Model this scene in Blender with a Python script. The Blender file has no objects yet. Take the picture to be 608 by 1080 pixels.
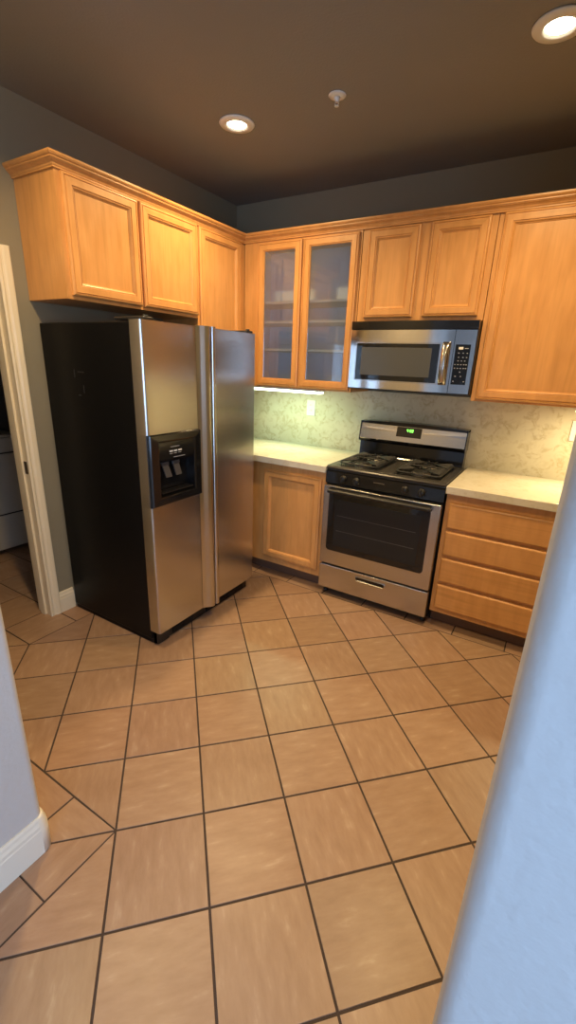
import bpy, bmesh, math, random
from mathutils import Vector, Matrix
random.seed(7)
S = bpy.context.scene
COL = S.collection

# ------------------------------------------------------------------ camera
cam_d = bpy.data.cameras.new('camera'); cam = bpy.data.objects.new('camera', cam_d); COL.objects.link(cam)
cam_d.sensor_fit = 'VERTICAL'; cam_d.sensor_height = 24.0; cam_d.lens = 465.07 / 1080 * 24.0
cam_d.clip_start = .02
yaw, pitch, roll = [math.radians(a) for a in (30.703, -18.532, 2.226)]
fw = Vector((-math.sin(yaw)*math.cos(pitch), math.cos(yaw)*math.cos(pitch), math.sin(pitch)))
rt = Vector((math.cos(yaw), math.sin(yaw), 0)); up = rt.cross(fw)
r2 = rt*math.cos(roll) + up*math.sin(roll); u2 = -rt*math.sin(roll) + up*math.cos(roll)
M = Matrix((r2, u2, -fw)).transposed().to_4x4(); M.translation = Vector((1.0212, -.6473, 1.5352))
cam.matrix_world = M
S.camera = cam

# ------------------------------------------------------------------ view, world, daylight
S.view_settings.view_transform = 'Standard'
S.view_settings.look = 'None'
S.view_settings.exposure = 0.35
S.view_settings.gamma = 1.0
S.view_settings.use_curve_mapping = False
W = bpy.data.worlds.new('world'); S.world = W; W.use_nodes = True
bg = W.node_tree.nodes['Background']; bg.inputs[0].default_value = (.50, .70, 1.0, 1); bg.inputs[1].default_value = 3.0

def area(name, loc, target, sx, sy, power, color, shape='RECTANGLE', spread=180):
    l = bpy.data.lights.new(name, 'AREA'); l.shape = shape; l.size = sx; l.size_y = sy
    l.energy = power; l.color = color; l.spread = math.radians(spread)
    o = bpy.data.objects.new(name, l); COL.objects.link(o); o.location = loc
    d = Vector(target) - Vector(loc); o.rotation_euler = d.to_track_quat('-Z', 'Y').to_euler()
    return o
DAY = (.43, .65, 1.0)
WARM = (1.0, .70, .335)
area('patio_daylight', (2.3, -3.13, 1.2), (2.3, 0, 1.2), 1.85, 2.05, 46, DAY)
area('added_window_daylight', (3.46, -2.0, 1.45), (0, -2.0, 1.45), 1.5, 1.35, 46, DAY)  # added east daylight, unseen, to brighten the left entry partition
for x, y, pw in ((-.664, 1.535, 15), (.759, 1.506, 14), (-.664, .35, 13), (.759, .35, 9)):
    area('downlight_lamp', (x, y, 2.655), (x, y, 0), .075, .075, pw, WARM, 'DISK', 150)
area('fluorescent_lamp', (-.76, 2.25, 1.337), (-.76, 2.3, 0), .56, .03, 2.8, (.68, 1.0, .60))
area('halogen_lamp', (1.31, 2.25, 1.343), (1.31, 2.3, 0), .42, .03, 5, (1.0, .80, .42))

# ------------------------------------------------------------------ materials
def mat(name):
    m = bpy.data.materials.new(name); m.use_nodes = True
    nt = m.node_tree; return m, nt, nt.nodes['Principled BSDF']
def N(nt, t, **k):
    n = nt.nodes.new(t)
    for a, b in k.items():
        if a in n.inputs.keys() if isinstance(a, str) else False: n.inputs[a].default_value = b
        else: setattr(n, a, b)
    return n
def L(nt, a, b): nt.links.new(a, b)
def simple(name, col, rough=.5, metal=0, bump=0, bscale=200, spec=.5, coat=0, var=0, vscale=3):
    m, nt, p = mat(name)
    p.inputs['Base Color'].default_value = (*col, 1); p.inputs['Roughness'].default_value = rough
    p.inputs['Metallic'].default_value = metal; p.inputs['Specular IOR Level'].default_value = spec
    p.inputs['Coat Weight'].default_value = coat
    tc = N(nt, 'ShaderNodeTexCoord')
    nz = N(nt, 'ShaderNodeTexNoise'); nz.inputs['Scale'].default_value = bscale; L(nt, tc.outputs['Object'], nz.inputs['Vector'])
    if bump:
        b = N(nt, 'ShaderNodeBump'); b.inputs['Strength'].default_value = bump; b.inputs['Distance'].default_value = .005 if bscale < 100 else .002
        L(nt, nz.outputs[0], b.inputs['Height']); L(nt, b.outputs[0], p.inputs['Normal'])
    n2 = N(nt, 'ShaderNodeTexNoise'); n2.inputs['Scale'].default_value = vscale; L(nt, tc.outputs['Object'], n2.inputs['Vector'])
    mx = N(nt, 'ShaderNodeMixRGB'); mx.inputs[1].default_value = (*[c*(1-var) for c in col], 1); mx.inputs[2].default_value = (*[min(1, c*(1+var)) for c in col], 1)
    L(nt, n2.outputs[0], mx.inputs[0]); L(nt, mx.outputs[0], p.inputs['Base Color'])
    return m
def ramp(nt, stops):
    r = N(nt, 'ShaderNodeValToRGB'); e = r.color_ramp.elements
    e[0].position, e[0].color = stops[0][0], (*stops[0][1], 1); e[1].position, e[1].color = stops[-1][0], (*stops[-1][1], 1)
    for pos, c in stops[1:-1]:
        q = e.new(pos); q.color = (*c, 1)
    return r
def wood(name, grain, base, rough=.33):
    # honey maple: fine pores along the grain plus faint cross figure
    m, nt, p = mat(name)
    tc = N(nt, 'ShaderNodeTexCoord')
    mp = N(nt, 'ShaderNodeMapping'); sc = {'x': (1.2, 22, 22), 'y': (22, 1.2, 22), 'z': (22, 22, 1.2)}[grain]
    mp.inputs['Scale'].default_value = sc; L(nt, tc.outputs['Object'], mp.inputs['Vector'])
    n1 = N(nt, 'ShaderNodeTexNoise'); n1.inputs['Scale'].default_value = 2.2; n1.inputs['Detail'].default_value = 6; n1.inputs['Distortion'].default_value = .6
    L(nt, mp.outputs[0], n1.inputs['Vector'])
    mp2 = N(nt, 'ShaderNodeMapping'); sc2 = {'x': (14, 3, 3), 'y': (3, 14, 3), 'z': (11, 11, 3.5)}[grain]
    mp2.inputs['Scale'].default_value = sc2; mp2.inputs['Rotation'].default_value = (.12, .2, .1); L(nt, tc.outputs['Object'], mp2.inputs['Vector'])
    n2 = N(nt, 'ShaderNodeTexNoise'); n2.inputs['Scale'].default_value = 1.6; n2.inputs['Detail'].default_value = 2
    L(nt, mp2.outputs[0], n2.inputs['Vector'])
    d = [c*.90 for c in base]; d[2] *= .92
    r = ramp(nt, [(.3, d), (.5, base), (.72, [min(1, c*1.05) for c in base])]); L(nt, n1.outputs[0], r.inputs[0])
    r2 = ramp(nt, [(.35, (.90, .88, .84)), (.6, (1, 1, 1)), (.72, (1.0, 1.0, 1.0))]); L(nt, n2.outputs[0], r2.inputs[0])
    mx = N(nt, 'ShaderNodeMixRGB', blend_type='MULTIPLY'); mx.inputs[0].default_value = 1
    L(nt, r.outputs[0], mx.inputs[1]); L(nt, r2.outputs[0], mx.inputs[2]); L(nt, mx.outputs[0], p.inputs['Base Color'])
    rr = N(nt, 'ShaderNodeMapRange'); rr.inputs[3].default_value = rough-.05; rr.inputs[4].default_value = rough+.12
    L(nt, n2.outputs[0], rr.inputs[0]); L(nt, rr.outputs[0], p.inputs['Roughness'])
    b = N(nt, 'ShaderNodeBump'); b.inputs['Strength'].default_value = .08; b.inputs['Distance'].default_value = .001
    L(nt, n1.outputs[0], b.inputs['Height']); L(nt, b.outputs[0], p.inputs['Normal'])
    return m
WB = (.63, .315, .108)
WV = wood('maple_vertical', 'z', WB); WX = wood('maple_along_x', 'x', WB); WY = wood('maple_along_y', 'y', WB)
def steel(name, axis, rough=.26, col=(.54, .525, .505), aniso=.75):
    m, nt, p = mat(name)
    p.inputs['Metallic'].default_value = 1
    tc = N(nt, 'ShaderNodeTexCoord'); mp = N(nt, 'ShaderNodeMapping')
    mp.inputs['Scale'].default_value = {'x': (3, 300, 300), 'y': (300, 3, 300), 'z': (300, 300, 3)}[axis]
    L(nt, tc.outputs['Object'], mp.inputs['Vector'])
    n = N(nt, 'ShaderNodeTexNoise'); n.inputs['Scale'].default_value = 1.5; n.inputs['Detail'].default_value = 2; L(nt, mp.outputs[0], n.inputs['Vector'])
    r = ramp(nt, [(.3, [c*.96 for c in col]), (.7, [min(1, c*1.03) for c in col])]); L(nt, n.outputs[0], r.inputs[0]); L(nt, r.outputs[0], p.inputs['Base Color'])
    p.inputs['Roughness'].default_value = rough
    if axis != 'z':
        tg = N(nt, 'ShaderNodeTangent'); tg.direction_type = 'RADIAL'; tg.axis = 'Z'
        p.inputs['Anisotropic'].default_value = aniso; L(nt, tg.outputs[0], p.inputs['Tangent'])
    return m
STY = steel('brushed_steel_y', 'y'); STX = steel('brushed_steel_x', 'x', .24); STM = steel('glossy_steel_front', 'z', .12, (.66, .64, .61)); STZ = steel('satin_steel_handle', 'z', .2)
BLK = simple('black_enamel', (.008, .008, .009), .12, spec=.5)
BLKS = simple('black_textured_steel', (.005, .005, .0055), .35, bump=.1, bscale=900, spec=.16)
BLKM = simple('black_matte_plastic', (.012, .012, .013), .4)
IRON = simple('cast_iron', (.018, .017, .016), .45, bump=.3, bscale=500)
COOK = simple('grey_black_cooktop_enamel', (.045, .042, .04), .25, spec=.6)
CAPM = simple('burner_cap_metal', (.25, .23, .2), .35, metal=.8)
GLB = simple('black_oven_glass', (.007, .008, .010), .05, spec=.5)
WINM = simple('oven_window_screen', (.016, .018, .022), .12, spec=.3)
MWS = simple('microwave_window_screen', (.07, .072, .07), .3)
WHT = simple('white_plastic', (.72, .72, .69), .35)
TRIM = simple('white_trim_paint', (.74, .70, .60), .35, var=.03)
TRIM_WARMLIT = simple('warm_lit_trim_paint', (.76, .67, .49), .35, var=.03)  # white trim again, with the warm lamplight put into its colour
MELA = simple('pale_blue_grey_lining', (.70, .76, .86), .4)
SHELF = simple('cream_shelf', (.92, .86, .70), .4)
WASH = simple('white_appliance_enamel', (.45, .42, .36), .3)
GRY = simple('grey_print', (.35, .36, .38), .5)
LGT = simple('light_print', (.75, .75, .75), .5)
PAD = simple('grey_dispenser_paddle', (.05, .05, .055), .35)
WALLK = simple('taupe_wall_paint', (.25, .22, .15), .6, bump=.25, bscale=120, var=.04)
WALLD = simple('pale_grey_wall_paint', (.52, .51, .50), .6, bump=.35, bscale=60, var=.03)
CEIL = simple('brown_taupe_ceiling_paint', (.225, .215, .20), .7, bump=.5, bscale=110, var=.05)
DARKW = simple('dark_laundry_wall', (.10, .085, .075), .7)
GROUT = simple('dark_brown_grout', (.055, .035, .028), .8, bump=.4, bscale=300)
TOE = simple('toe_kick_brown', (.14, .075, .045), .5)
BRASS = simple('strike_plate_metal', (.08, .06, .04), .4, metal=.8)

def emit(name, col, st):
    m, nt, p = mat(name); p.inputs['Base Color'].default_value = (*col, 1)
    p.inputs['Emission Color'].default_value = (*col, 1); p.inputs['Emission Strength'].default_value = st
    return m
LAMP = emit('lit_downlight_lens', (1.0, .86, .60), 14)
TUBE = emit('lit_fluorescent_diffuser', (.88, 1.0, .72), 5)
HALO = emit('lit_halogen_diffuser', (1.0, .86, .55), 6)
GREEN = emit('green_clock_segments', (.25, 1.0, .12), 2.2)

def glass(name, haze):
    m, nt, p = mat(name)
    p.inputs['Base Color'].default_value = (.93, .96, 1, 1); p.inputs['Roughness'].default_value = .02
    tr = N(nt, 'ShaderNodeBsdfTransparent'); gl = N(nt, 'ShaderNodeBsdfGlossy'); gl.inputs['Roughness'].default_value = .03
    tr.inputs[0].default_value = (.92, .95, .98, 1)
    fr = N(nt, 'ShaderNodeFresnel'); fr.inputs[0].default_value = 1.5
    ad = N(nt, 'ShaderNodeMath', operation='MULTIPLY'); ad.inputs[1].default_value = 1.7; L(nt, fr.outputs[0], ad.inputs[0])
    mx = N(nt, 'ShaderNodeMixShader'); L(nt, ad.outputs[0], mx.inputs[0]); L(nt, tr.outputs[0], mx.inputs[1]); L(nt, gl.outputs[0], mx.inputs[2])
    df = N(nt, 'ShaderNodeBsdfDiffuse'); df.inputs[0].default_value = (.85, .87, .9, 1)
    m3 = N(nt, 'ShaderNodeMixShader'); m3.inputs[0].default_value = haze; L(nt, mx.outputs[0], m3.inputs[1]); L(nt, df.outputs[0], m3.inputs[2])
    L(nt, m3.outputs[0], nt.nodes['Material Output'].inputs['Surface'])
    return m
GLASS = glass('cabinet_glass', .05); CLEAR = glass('window_glass', 0)

def stone(name, light, vein, dark, amount, rough=.22, scale=1.0):
    m, nt, p = mat(name)
    tc = N(nt, 'ShaderNodeTexCoord')
    n0 = N(nt, 'ShaderNodeTexNoise'); n0.inputs['Scale'].default_value = 13*scale; n0.inputs['Detail'].default_value = 3; n0.inputs['Distortion'].default_value = 1.2
    n1 = N(nt, 'ShaderNodeTexNoise'); n1.inputs['Scale'].default_value = 17*scale; n1.inputs['Detail'].default_value = 7; n1.inputs['Distortion'].default_value = .9; n1.inputs['Roughness'].default_value = .5
    n2 = N(nt, 'ShaderNodeTexNoise'); n2.inputs['Scale'].default_value = 3*scale
    for n in (n0, n1, n2): L(nt, tc.outputs['Object'], n.inputs['Vector'])
    # short broken veins and flecks: ridges of a distorted noise, kept only inside patches of a coarser one
    ab = N(nt, 'ShaderNodeMath', operation='SUBTRACT'); ab.inputs[1].default_value = .5; L(nt, n1.outputs[0], ab.inputs[0])
    ab2 = N(nt, 'ShaderNodeMath', operation='ABSOLUTE'); L(nt, ab.outputs[0], ab2.inputs[0])
    r1 = ramp(nt, [(0, (.8, .8, .8)), (.05, (.45, .45, .45)), (.14, (0, 0, 0))]); L(nt, ab2.outputs[0], r1.inputs[0])
    r2 = ramp(nt, [(.46, (0, 0, 0)), (.60, (1, 1, 1))]); L(nt, n0.outputs[0], r2.inputs[0])
    ml = N(nt, 'ShaderNodeMath', operation='MULTIPLY'); L(nt, r1.outputs[0], ml.inputs[0]); L(nt, r2.outputs[0], ml.inputs[1])
    m2 = N(nt, 'ShaderNodeMath', operation='MULTIPLY'); m2.inputs[1].default_value = amount; L(nt, ml.outputs[0], m2.inputs[0])
    r3 = ramp(nt, [(.35, light), (.7, vein)]); L(nt, n2.outputs[0], r3.inputs[0])
    mx = N(nt, 'ShaderNodeMixRGB'); L(nt, m2.outputs[0], mx.inputs[0]); L(nt, r3.outputs[0], mx.inputs[1]); mx.inputs[2].default_value = (*dark, 1)
    L(nt, mx.outputs[0], p.inputs['Base Color']); p.inputs['Roughness'].default_value = rough
    return m
SPL = stone('cream_travertine_backsplash', (.60, .56, .45), (.52, .48, .37), (.32, .24, .12), .6)
CTR = stone('cream_stone_countertop', (.66, .62, .52), (.60, .55, .44), (.45, .36, .22), .4, .2)

def tile_mat():
    m, nt, p = mat('glazed_beige_tile')
    uv = N(nt, 'ShaderNodeUVMap'); uv.uv_map = 'UVMap'
    mp = N(nt, 'ShaderNodeMapping'); mp.inputs['Scale'].default_value = (6, 20, 1); L(nt, uv.outputs[0], mp.inputs['Vector'])
    n1 = N(nt, 'ShaderNodeTexNoise'); n1.inputs['Scale'].default_value = 1.6; n1.inputs['Detail'].default_value = 6; n1.inputs['Roughness'].default_value = .6
    L(nt, mp.outputs[0], n1.inputs['Vector'])
    n2 = N(nt, 'ShaderNodeTexNoise'); n2.inputs['Scale'].default_value = 5; n2.inputs['Detail'].default_value = 3; L(nt, uv.outputs[0], n2.inputs['Vector'])
    r = ramp(nt, [(.30, (.305, .188, .122)), (.5, (.345, .218, .146)), (.60, (.365, .236, .160)), (.76, (.46, .335, .24))]); L(nt, n1.outputs[0], r.inputs[0])
    at = N(nt, 'ShaderNodeAttribute'); at.attribute_name = 'tint'
    mx = N(nt, 'ShaderNodeMixRGB', blend_type='MULTIPLY'); mx.inputs[0].default_value = 1
    L(nt, r.outputs[0], mx.inputs[1]); L(nt, at.outputs['Color'], mx.inputs[2]); L(nt, mx.outputs[0], p.inputs['Base Color'])
    rr = N(nt, 'ShaderNodeMapRange'); rr.inputs[3].default_value = .26; rr.inputs[4].default_value = .48
    L(nt, n2.outputs[0], rr.inputs[0]); L(nt, rr.outputs[0], p.inputs['Roughness'])
    b = N(nt, 'ShaderNodeBump'); b.inputs['Strength'].default_value = .12; b.inputs['Distance'].default_value = .002
    L(nt, n1.outputs[0], b.inputs['Height']); L(nt, b.outputs[0], p.inputs['Normal'])
    return m
TILE = tile_mat()

# ------------------------------------------------------------------ geometry helpers
class MB:
    def __init__(s): s.bm = bmesh.new(); s.mats = []
    def mi(s, m):
        if m not in s.mats: s.mats.append(m)
        return s.mats.index(m)
    def poly(s, pts, m=None):
        f = s.bm.faces.new([s.bm.verts.new(p) for p in pts]); f.material_index = s.mi(m) if m else 0; return f
    def box(s, x0, x1, y0, y1, z0, z1, m=None, bev=0, seg=2):
        x0, x1 = sorted((x0, x1)); y0, y1 = sorted((y0, y1)); z0, z1 = sorted((z0, z1))
        r = bmesh.ops.create_cube(s.bm, size=1)
        vs = r['verts']
        for v in vs: v.co = Vector(((x0+x1)/2 + v.co.x*(x1-x0), (y0+y1)/2 + v.co.y*(y1-y0), (z0+z1)/2 + v.co.z*(z1-z0)))
        fs = {f for v in vs for f in v.link_faces}; k = s.mi(m) if m else 0
        for f in fs: f.material_index = k
        if bev:
            es = list({e for v in vs for e in v.link_edges})
            rr = bmesh.ops.bevel(s.bm, geom=es, offset=bev, segments=seg, affect='EDGES', profile=.5)
            for f in rr['faces']: f.material_index = k; f.smooth = True
        return s
    def prism(s, pts, a, b, axis='z', m=None, smooth=False):
        # pts: 2-D outline in the plane normal to the axis
        def P(u, v, w): return {'z': (u, v, w), 'x': (w, u, v), 'y': (u, w, v)}[axis]
        A = [s.bm.verts.new(P(u, v, a)) for u, v in pts]; B = [s.bm.verts.new(P(u, v, b)) for u, v in pts]
        k = s.mi(m) if m else 0; n = len(pts); fs = []
        fs.append(s.bm.faces.new(A)); fs.append(s.bm.faces.new(B[::-1]))
        for i in range(n):
            f = s.bm.faces.new((A[i], B[i], B[(i+1) % n], A[(i+1) % n])); f.smooth = smooth; fs.append(f)
        for f in fs: f.material_index = k
        bmesh.ops.recalc_face_normals(s.bm, faces=fs)
        return s
    def tube(s, path, r, m=None, seg=8, closed=False, cap=True):
        k = s.mi(m) if m else 0; path = [Vector(p) for p in path]; n = len(path); rings = []
        prev = None
        for i, p in enumerate(path):
            a = path[(i-1) % n] if (closed or i > 0) else p; b = path[(i+1) % n] if (closed or i < n-1) else p
            t = (b-a).normalized()
            if prev is None:
                u = t.cross(Vector((0, 0, 1)))
                if u.length < .1: u = t.cross(Vector((0, 1, 0)))
            else: u = prev - t*prev.dot(t)
            u.normalize(); prev = u; v = t.cross(u)
            rr = r[i] if isinstance(r, (list, tuple)) else r
            rings.append([s.bm.verts.new(p + (u*math.cos(2*math.pi*j/seg) + v*math.sin(2*math.pi*j/seg))*rr) for j in range(seg)])
        fs = []
        for i in range(n if closed else n-1):
            A, B = rings[i], rings[(i+1) % n]
            for j in range(seg): fs.append(s.bm.faces.new((A[j], A[(j+1) % seg], B[(j+1) % seg], B[j])))
        for f in fs: f.smooth = True
        if cap and not closed: fs += [s.bm.faces.new(rings[0][::-1]), s.bm.faces.new(rings[-1])]
        for f in fs: f.material_index = k
        bmesh.ops.recalc_face_normals(s.bm, faces=fs)
        return s
    def lathe(s, prof, c, axis='z', m=None, seg=32, smooth=True):
        # prof: (radius, height) pairs
        k = s.mi(m) if m else 0; rings = []; c = Vector(c)
        for r, h in prof:
            ring = []
            for j in range(seg):
                a = 2*math.pi*j/seg; u, v = r*math.cos(a), r*math.sin(a)
                d = {'z': (u, v, h), 'y': (u, h, v), 'x': (h, u, v)}[axis]
                ring.append(s.bm.verts.new(c + Vector(d)))
            rings.append(ring)
        fs = []
        for A, B in zip(rings, rings[1:]):
            for j in range(seg):
                f = s.bm.faces.new((A[j], A[(j+1) % seg], B[(j+1) % seg], B[j])); f.smooth = smooth; fs.append(f)
        fs += [s.bm.faces.new(rings[0][::-1]), s.bm.faces.new(rings[-1])]
        for f in fs: f.material_index = k
        bmesh.ops.recalc_face_normals(s.bm, faces=fs)
        return s
    def rings(s, axis, face, out, a0, a1, z0, z1, steps, mv, mh, fill=None, back=True):
        """Frame on a vertical plane: nested rectangles. axis = the horizontal axis of the face ('x' or 'y');
        face = coordinate of the plane it lies on, out = +-1 direction it faces; steps = (inset, height) pairs."""
        def P(a, h, z): return (a, face + out*h, z) if axis == 'x' else (face + out*h, a, z)
        loops = []
        for ins, h in steps:
            loops.append([s.bm.verts.new(P(a, h, z)) for a, z in ((a0+ins, z0+ins), (a1-ins, z0+ins), (a1-ins, z1-ins), (a0+ins, z1-ins))])
        kv, kh = s.mi(mv), s.mi(mh); fs = []
        for A, B in zip(loops, loops[1:]):
            for j in range(4):
                f = s.bm.faces.new((A[j], A[(j+1) % 4], B[(j+1) % 4], B[j])); f.material_index = kh if j in (0, 2) else kv; fs.append(f)
        if fill: f = s.bm.faces.new(loops[-1]); f.material_index = s.mi(fill); fs.append(f)
        if back: f = s.bm.faces.new(loops[0]); f.material_index = kv; fs.append(f)
        bmesh.ops.recalc_face_normals(s.bm, faces=fs)
        return s

def empty(name, loc):
    o = bpy.data.objects.new(name, None); COL.objects.link(o); o.location = loc; o.empty_display_size = .1; return o
ORI = {}
def obj(name, mb, m=None, parent=None, loc=None):
    """Mesh built in world coordinates, stored relative to its own origin or its thing's origin."""
    me = bpy.data.meshes.new(name)
    org = Vector(loc) if loc is not None else (ORI[parent.name] if parent else Vector((0, 0, 0)))
    for v in mb.bm.verts: v.co -= org
    mb.bm.to_mesh(me); mb.bm.free()
    for q in (mb.mats or [m]): me.materials.append(q)
    o = bpy.data.objects.new(name, me); COL.objects.link(o)
    if parent:
        o.parent = parent; o.location = org - ORI[parent.name]
    else: o.location = org
    ORI[o.name] = org
    return o
def thing(name, loc, label, cat, group=None):
    o = empty(name, loc); ORI[o.name] = Vector(loc); o['label'] = label; o['category'] = cat
    if group: o['group'] = group
    return o
def tag(o, label, cat, group=None):
    o['label'] = label; o['category'] = cat
    if group: o['group'] = group
    return o
def struct(name, mb, m=None, parent=None):
    o = obj(name, mb, m, parent)
    if not parent: o['kind'] = 'structure'
    return o

# ------------------------------------------------------------------ setting
XL, YB, XR, H = -1.43, 2.53, 1.58, 2.68      # left wall, back wall, right wall, ceiling
PX, PY = -.147, -.147                         # corner of the left entry partition
EX = 1.037                                    # end of the right entry partition

# floor: individual tiles clipped to their zones, over a bed of grout
def floor():
    s = .29668; g = .0031; mb = MB(); bm = mb.bm
    uvl = bm.loops.layers.uv.new('UVMap'); cl = bm.loops.layers.color.new('tint')
    kt, kg = mb.mi(TILE), mb.mi(GROUT)
    def clip(poly, r):
        x0, x1, y0, y1 = r
        for ax, val, sg in ((0, x0, 1), (0, x1, -1), (1, y0, 1), (1, y1, -1)):
            out = []
            for i in range(len(poly)):
                a, b = poly[i], poly[(i+1) % len(poly)]
                da, db = sg*(a[ax]-val), sg*(b[ax]-val)
                if da >= 0: out.append(a)
                if da*db < 0:
                    t = da/(da-db); out.append((a[0]+t*(b[0]-a[0]), a[1]+t*(b[1]-a[1])))
            poly = out
            if len(poly) < 3: return []
        return poly
    def put(poly, c, ang, seed):
        rn = random.Random(seed); v = rn.uniform(.93, 1.05); t = (v*rn.uniform(.985, 1.015), v, v*rn.uniform(.97, 1.03), 1)
        ox, oy = rn.uniform(0, 50), rn.uniform(0, 50)
        bot = [bm.verts.new((x, y, -.0035)) for x, y in poly]; top = []
        cx = sum(p[0] for p in poly)/len(poly); cy = sum(p[1] for p in poly)/len(poly)
        for x, y in poly:
            d = Vector((cx-x, cy-y)); d = d.normalized()*.0016 if d.length > .002 else d*0
            top.append(bm.verts.new((x+d.x, y+d.y, 0)))
        fs = [bm.faces.new(top)]
        n = len(poly)
        for i in range(n): fs.append(bm.faces.new((bot[i], bot[(i+1) % n], top[(i+1) % n], top[i])))
        if fs[0].calc_area() < 1e-6: pass
        fs[0].normal_update()
        if fs[0].normal.z < 0:
            for f in fs: f.normal_flip()
        ca, sa = math.cos(ang), math.sin(ang)
        for f in fs:
            f.material_index = kt
            for lp in f.loops:
                dx, dy = lp.vert.co.x-c[0], lp.vert.co.y-c[1]
                lp[uvl].uv = (ca*dx+sa*dy+ox, -sa*dx+ca*dy+oy); lp[cl] = t
    # diagonal field
    q = 1/math.sqrt(2); cv = (q, q); jv = (-q, q)
    FX1, FY1 = 3.6, 1.888
    zones = [(-1.259+g, 0, g, FY1-g), (0, FX1, 0, FY1-g), (g, FX1, -3.25, 0), (-1.50, -1.259+g, -.1, .42-g)]
    for i in range(-16, 22):
        for j in range(-16, 14):
            a0, a1, b0, b1 = i*s+g, (i+1)*s-g, j*s+g, (j+1)*s-g
            poly = [(cv[0]*a+jv[0]*b, cv[1]*a+jv[1]*b) for a, b in ((a0, b0), (a1, b0), (a1, b1), (a0, b1))]
            c = (cv[0]*(a0+a1)/2+jv[0]*(b0+b1)/2, cv[1]*(a0+a1)/2+jv[1]*(b0+b1)/2)
            ang = math.pi/4 + (math.pi/2 if (i+j) % 2 else 0)
            mnx, mny = min(v[0] for v in poly), min(v[1] for v in poly); e = .02
            if mny > -e: zz = (-1.259+g, FX1, -1, FY1-g)
            elif c[0] < 0 and c[1] < -.25*0 and mnx < -e and abs(c[0]) > e: zz = (-1.259+g, FX1, g, FY1-g) if c[1] > -e else (g, FX1, -3.25, 0)
            elif abs(c[1]) < e and c[0] < 0: zz = (-1.259+g, FX1, g, FY1-g)
            elif abs(c[0]) < e or mnx < -e: zz = (g, FX1, -3.25, FY1-g)
            else: zz = (-1, FX1, -3.25, FY1-g)
            for z in (zz, zones[3]):
                p = clip(poly, z)
                if p:
                    ar = abs(sum(p[k][0]*p[(k+1) % len(p)][1]-p[(k+1) % len(p)][0]*p[k][1] for k in range(len(p))))/2
                    if ar > 1e-4: put(p, c, ang, i*97+j)
    def rect(x0, x1, y0, y1, ang, seed): put([(x0+g, y0+g), (x1-g, y0+g), (x1-g, y1-g), (x0+g, y1-g)], ((x0+x1)/2, (y0+y1)/2), ang, seed)
    # back border strip
    x = -.477-4*.2975; k = 0
    while x < 1.9: rect(x, x+.2975, 1.888, 2.16, 0, 5000+k); x += .2975; k += 1
    # strip along the left wall by the laundry door
    ys = [.42, .708, 1.005, 1.302, 1.60]
    for a, b in zip(ys, ys[1:]): rect(-1.515, -1.259, a, b, math.pi/2, 5100+k); k += 1
    # strip round the entry partition (mitred at the corner)
    put([(-g*.4, -g*2), (-g, -.25+.0005), (-.16, -.25+.0005), (-.16, -.16-g)], (-.07, -.2), math.pi/2, 5201)
    put([(-g*2, -g*.4), (-.16-g, -.16), (-.229+g, -.16), (-.229+g, -g)], (-.15, -.07), 0, 5202)
    y = -.25; k = 5300
    while y > -3.1: rect(-.16, 0, y-.2967, y, math.pi/2, k); y -= .2967; k += 1
    x = -.229
    while x > -1.5: rect(x-.2967, x, -.16, 0, 0, k); x -= .2967; k += 1
    # laundry room, square grid
    for a in range(7):
        for b in range(-3, 5): rect(-1.515-.31*(a+1), -1.515-.31*a, .70+.31*b, .70+.31*(b+1), (a+b) % 2*math.pi/2, 6000+a*20+b)
    f = mb.poly([(-3.6, -3.3, -.002), (3.7, -3.3, -.002), (3.7, 2.6, -.002), (-3.6, 2.6, -.002)], GROUT)
    f.normal_update()
    if f.normal.z < 0: f.normal_flip()
    mb.box(-3.6, 3.7, -3.3, 2.6, -.12, -.006, GROUT)
    return struct('floor', mb)
floor()

struct('ceiling', MB().box(-3.42, 3.62, -3.32, 2.65, H, H+.1), CEIL)
struct('wall_back', MB().box(-1.55, XR+.12, YB, YB+.12, 0, H), WALLK)
struct('wall_right', MB().box(XR, XR+.12, -.13, YB, 0, H), WALLK)
# left wall with the laundry doorway
DY0, DY1, DZ = -.03, .655, 1.965
mb = MB().box(-1.55, XL, DY1+.02, YB, 0, H).box(-1.55, XL, DY0-.02, DY1+.02, DZ+.02, H)
struct('wall_left', mb, WALLK)
def bull(x, y, r, cx, cy, n=6):
    """Quarter-round corner: points from the y-facing to the x-facing tangent around (x, y) with inner direction cx, cy."""
    pts = []
    for i in range(n+1):
        a = i/n*math.pi/2; pts.append((x + cx*r*(1-math.sin(a)), y + cy*r*(1-math.cos(a))))
    return pts
# left entry partition, bullnose corner
c = bull(PX, PY, .022, -1, -1)
mb = MB().prism([(-1.55, PY)] + c + [(PX, -3.2), (-1.55, -3.2)], 0, H, 'z', smooth=True)
o = struct('wall_entry_left', mb, WALLD)
# right entry partition: an end with two bullnose corners
YN, YS = -.125, -.255
a = bull(EX, YN, .022, 1, -1); b = bull(EX, YS, .022, 1, 1)
mb = MB().prism([(3.5, YN)] + a + b[::-1] + [(3.5, YS)], 0, H, 'z', smooth=True)
struct('wall_entry_right', mb, WALLD)
for w in ('wall_entry_left', 'wall_entry_right'):
    me = bpy.data.objects[w].data
    me.set_sharp_from_angle(angle=math.radians(35))
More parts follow.
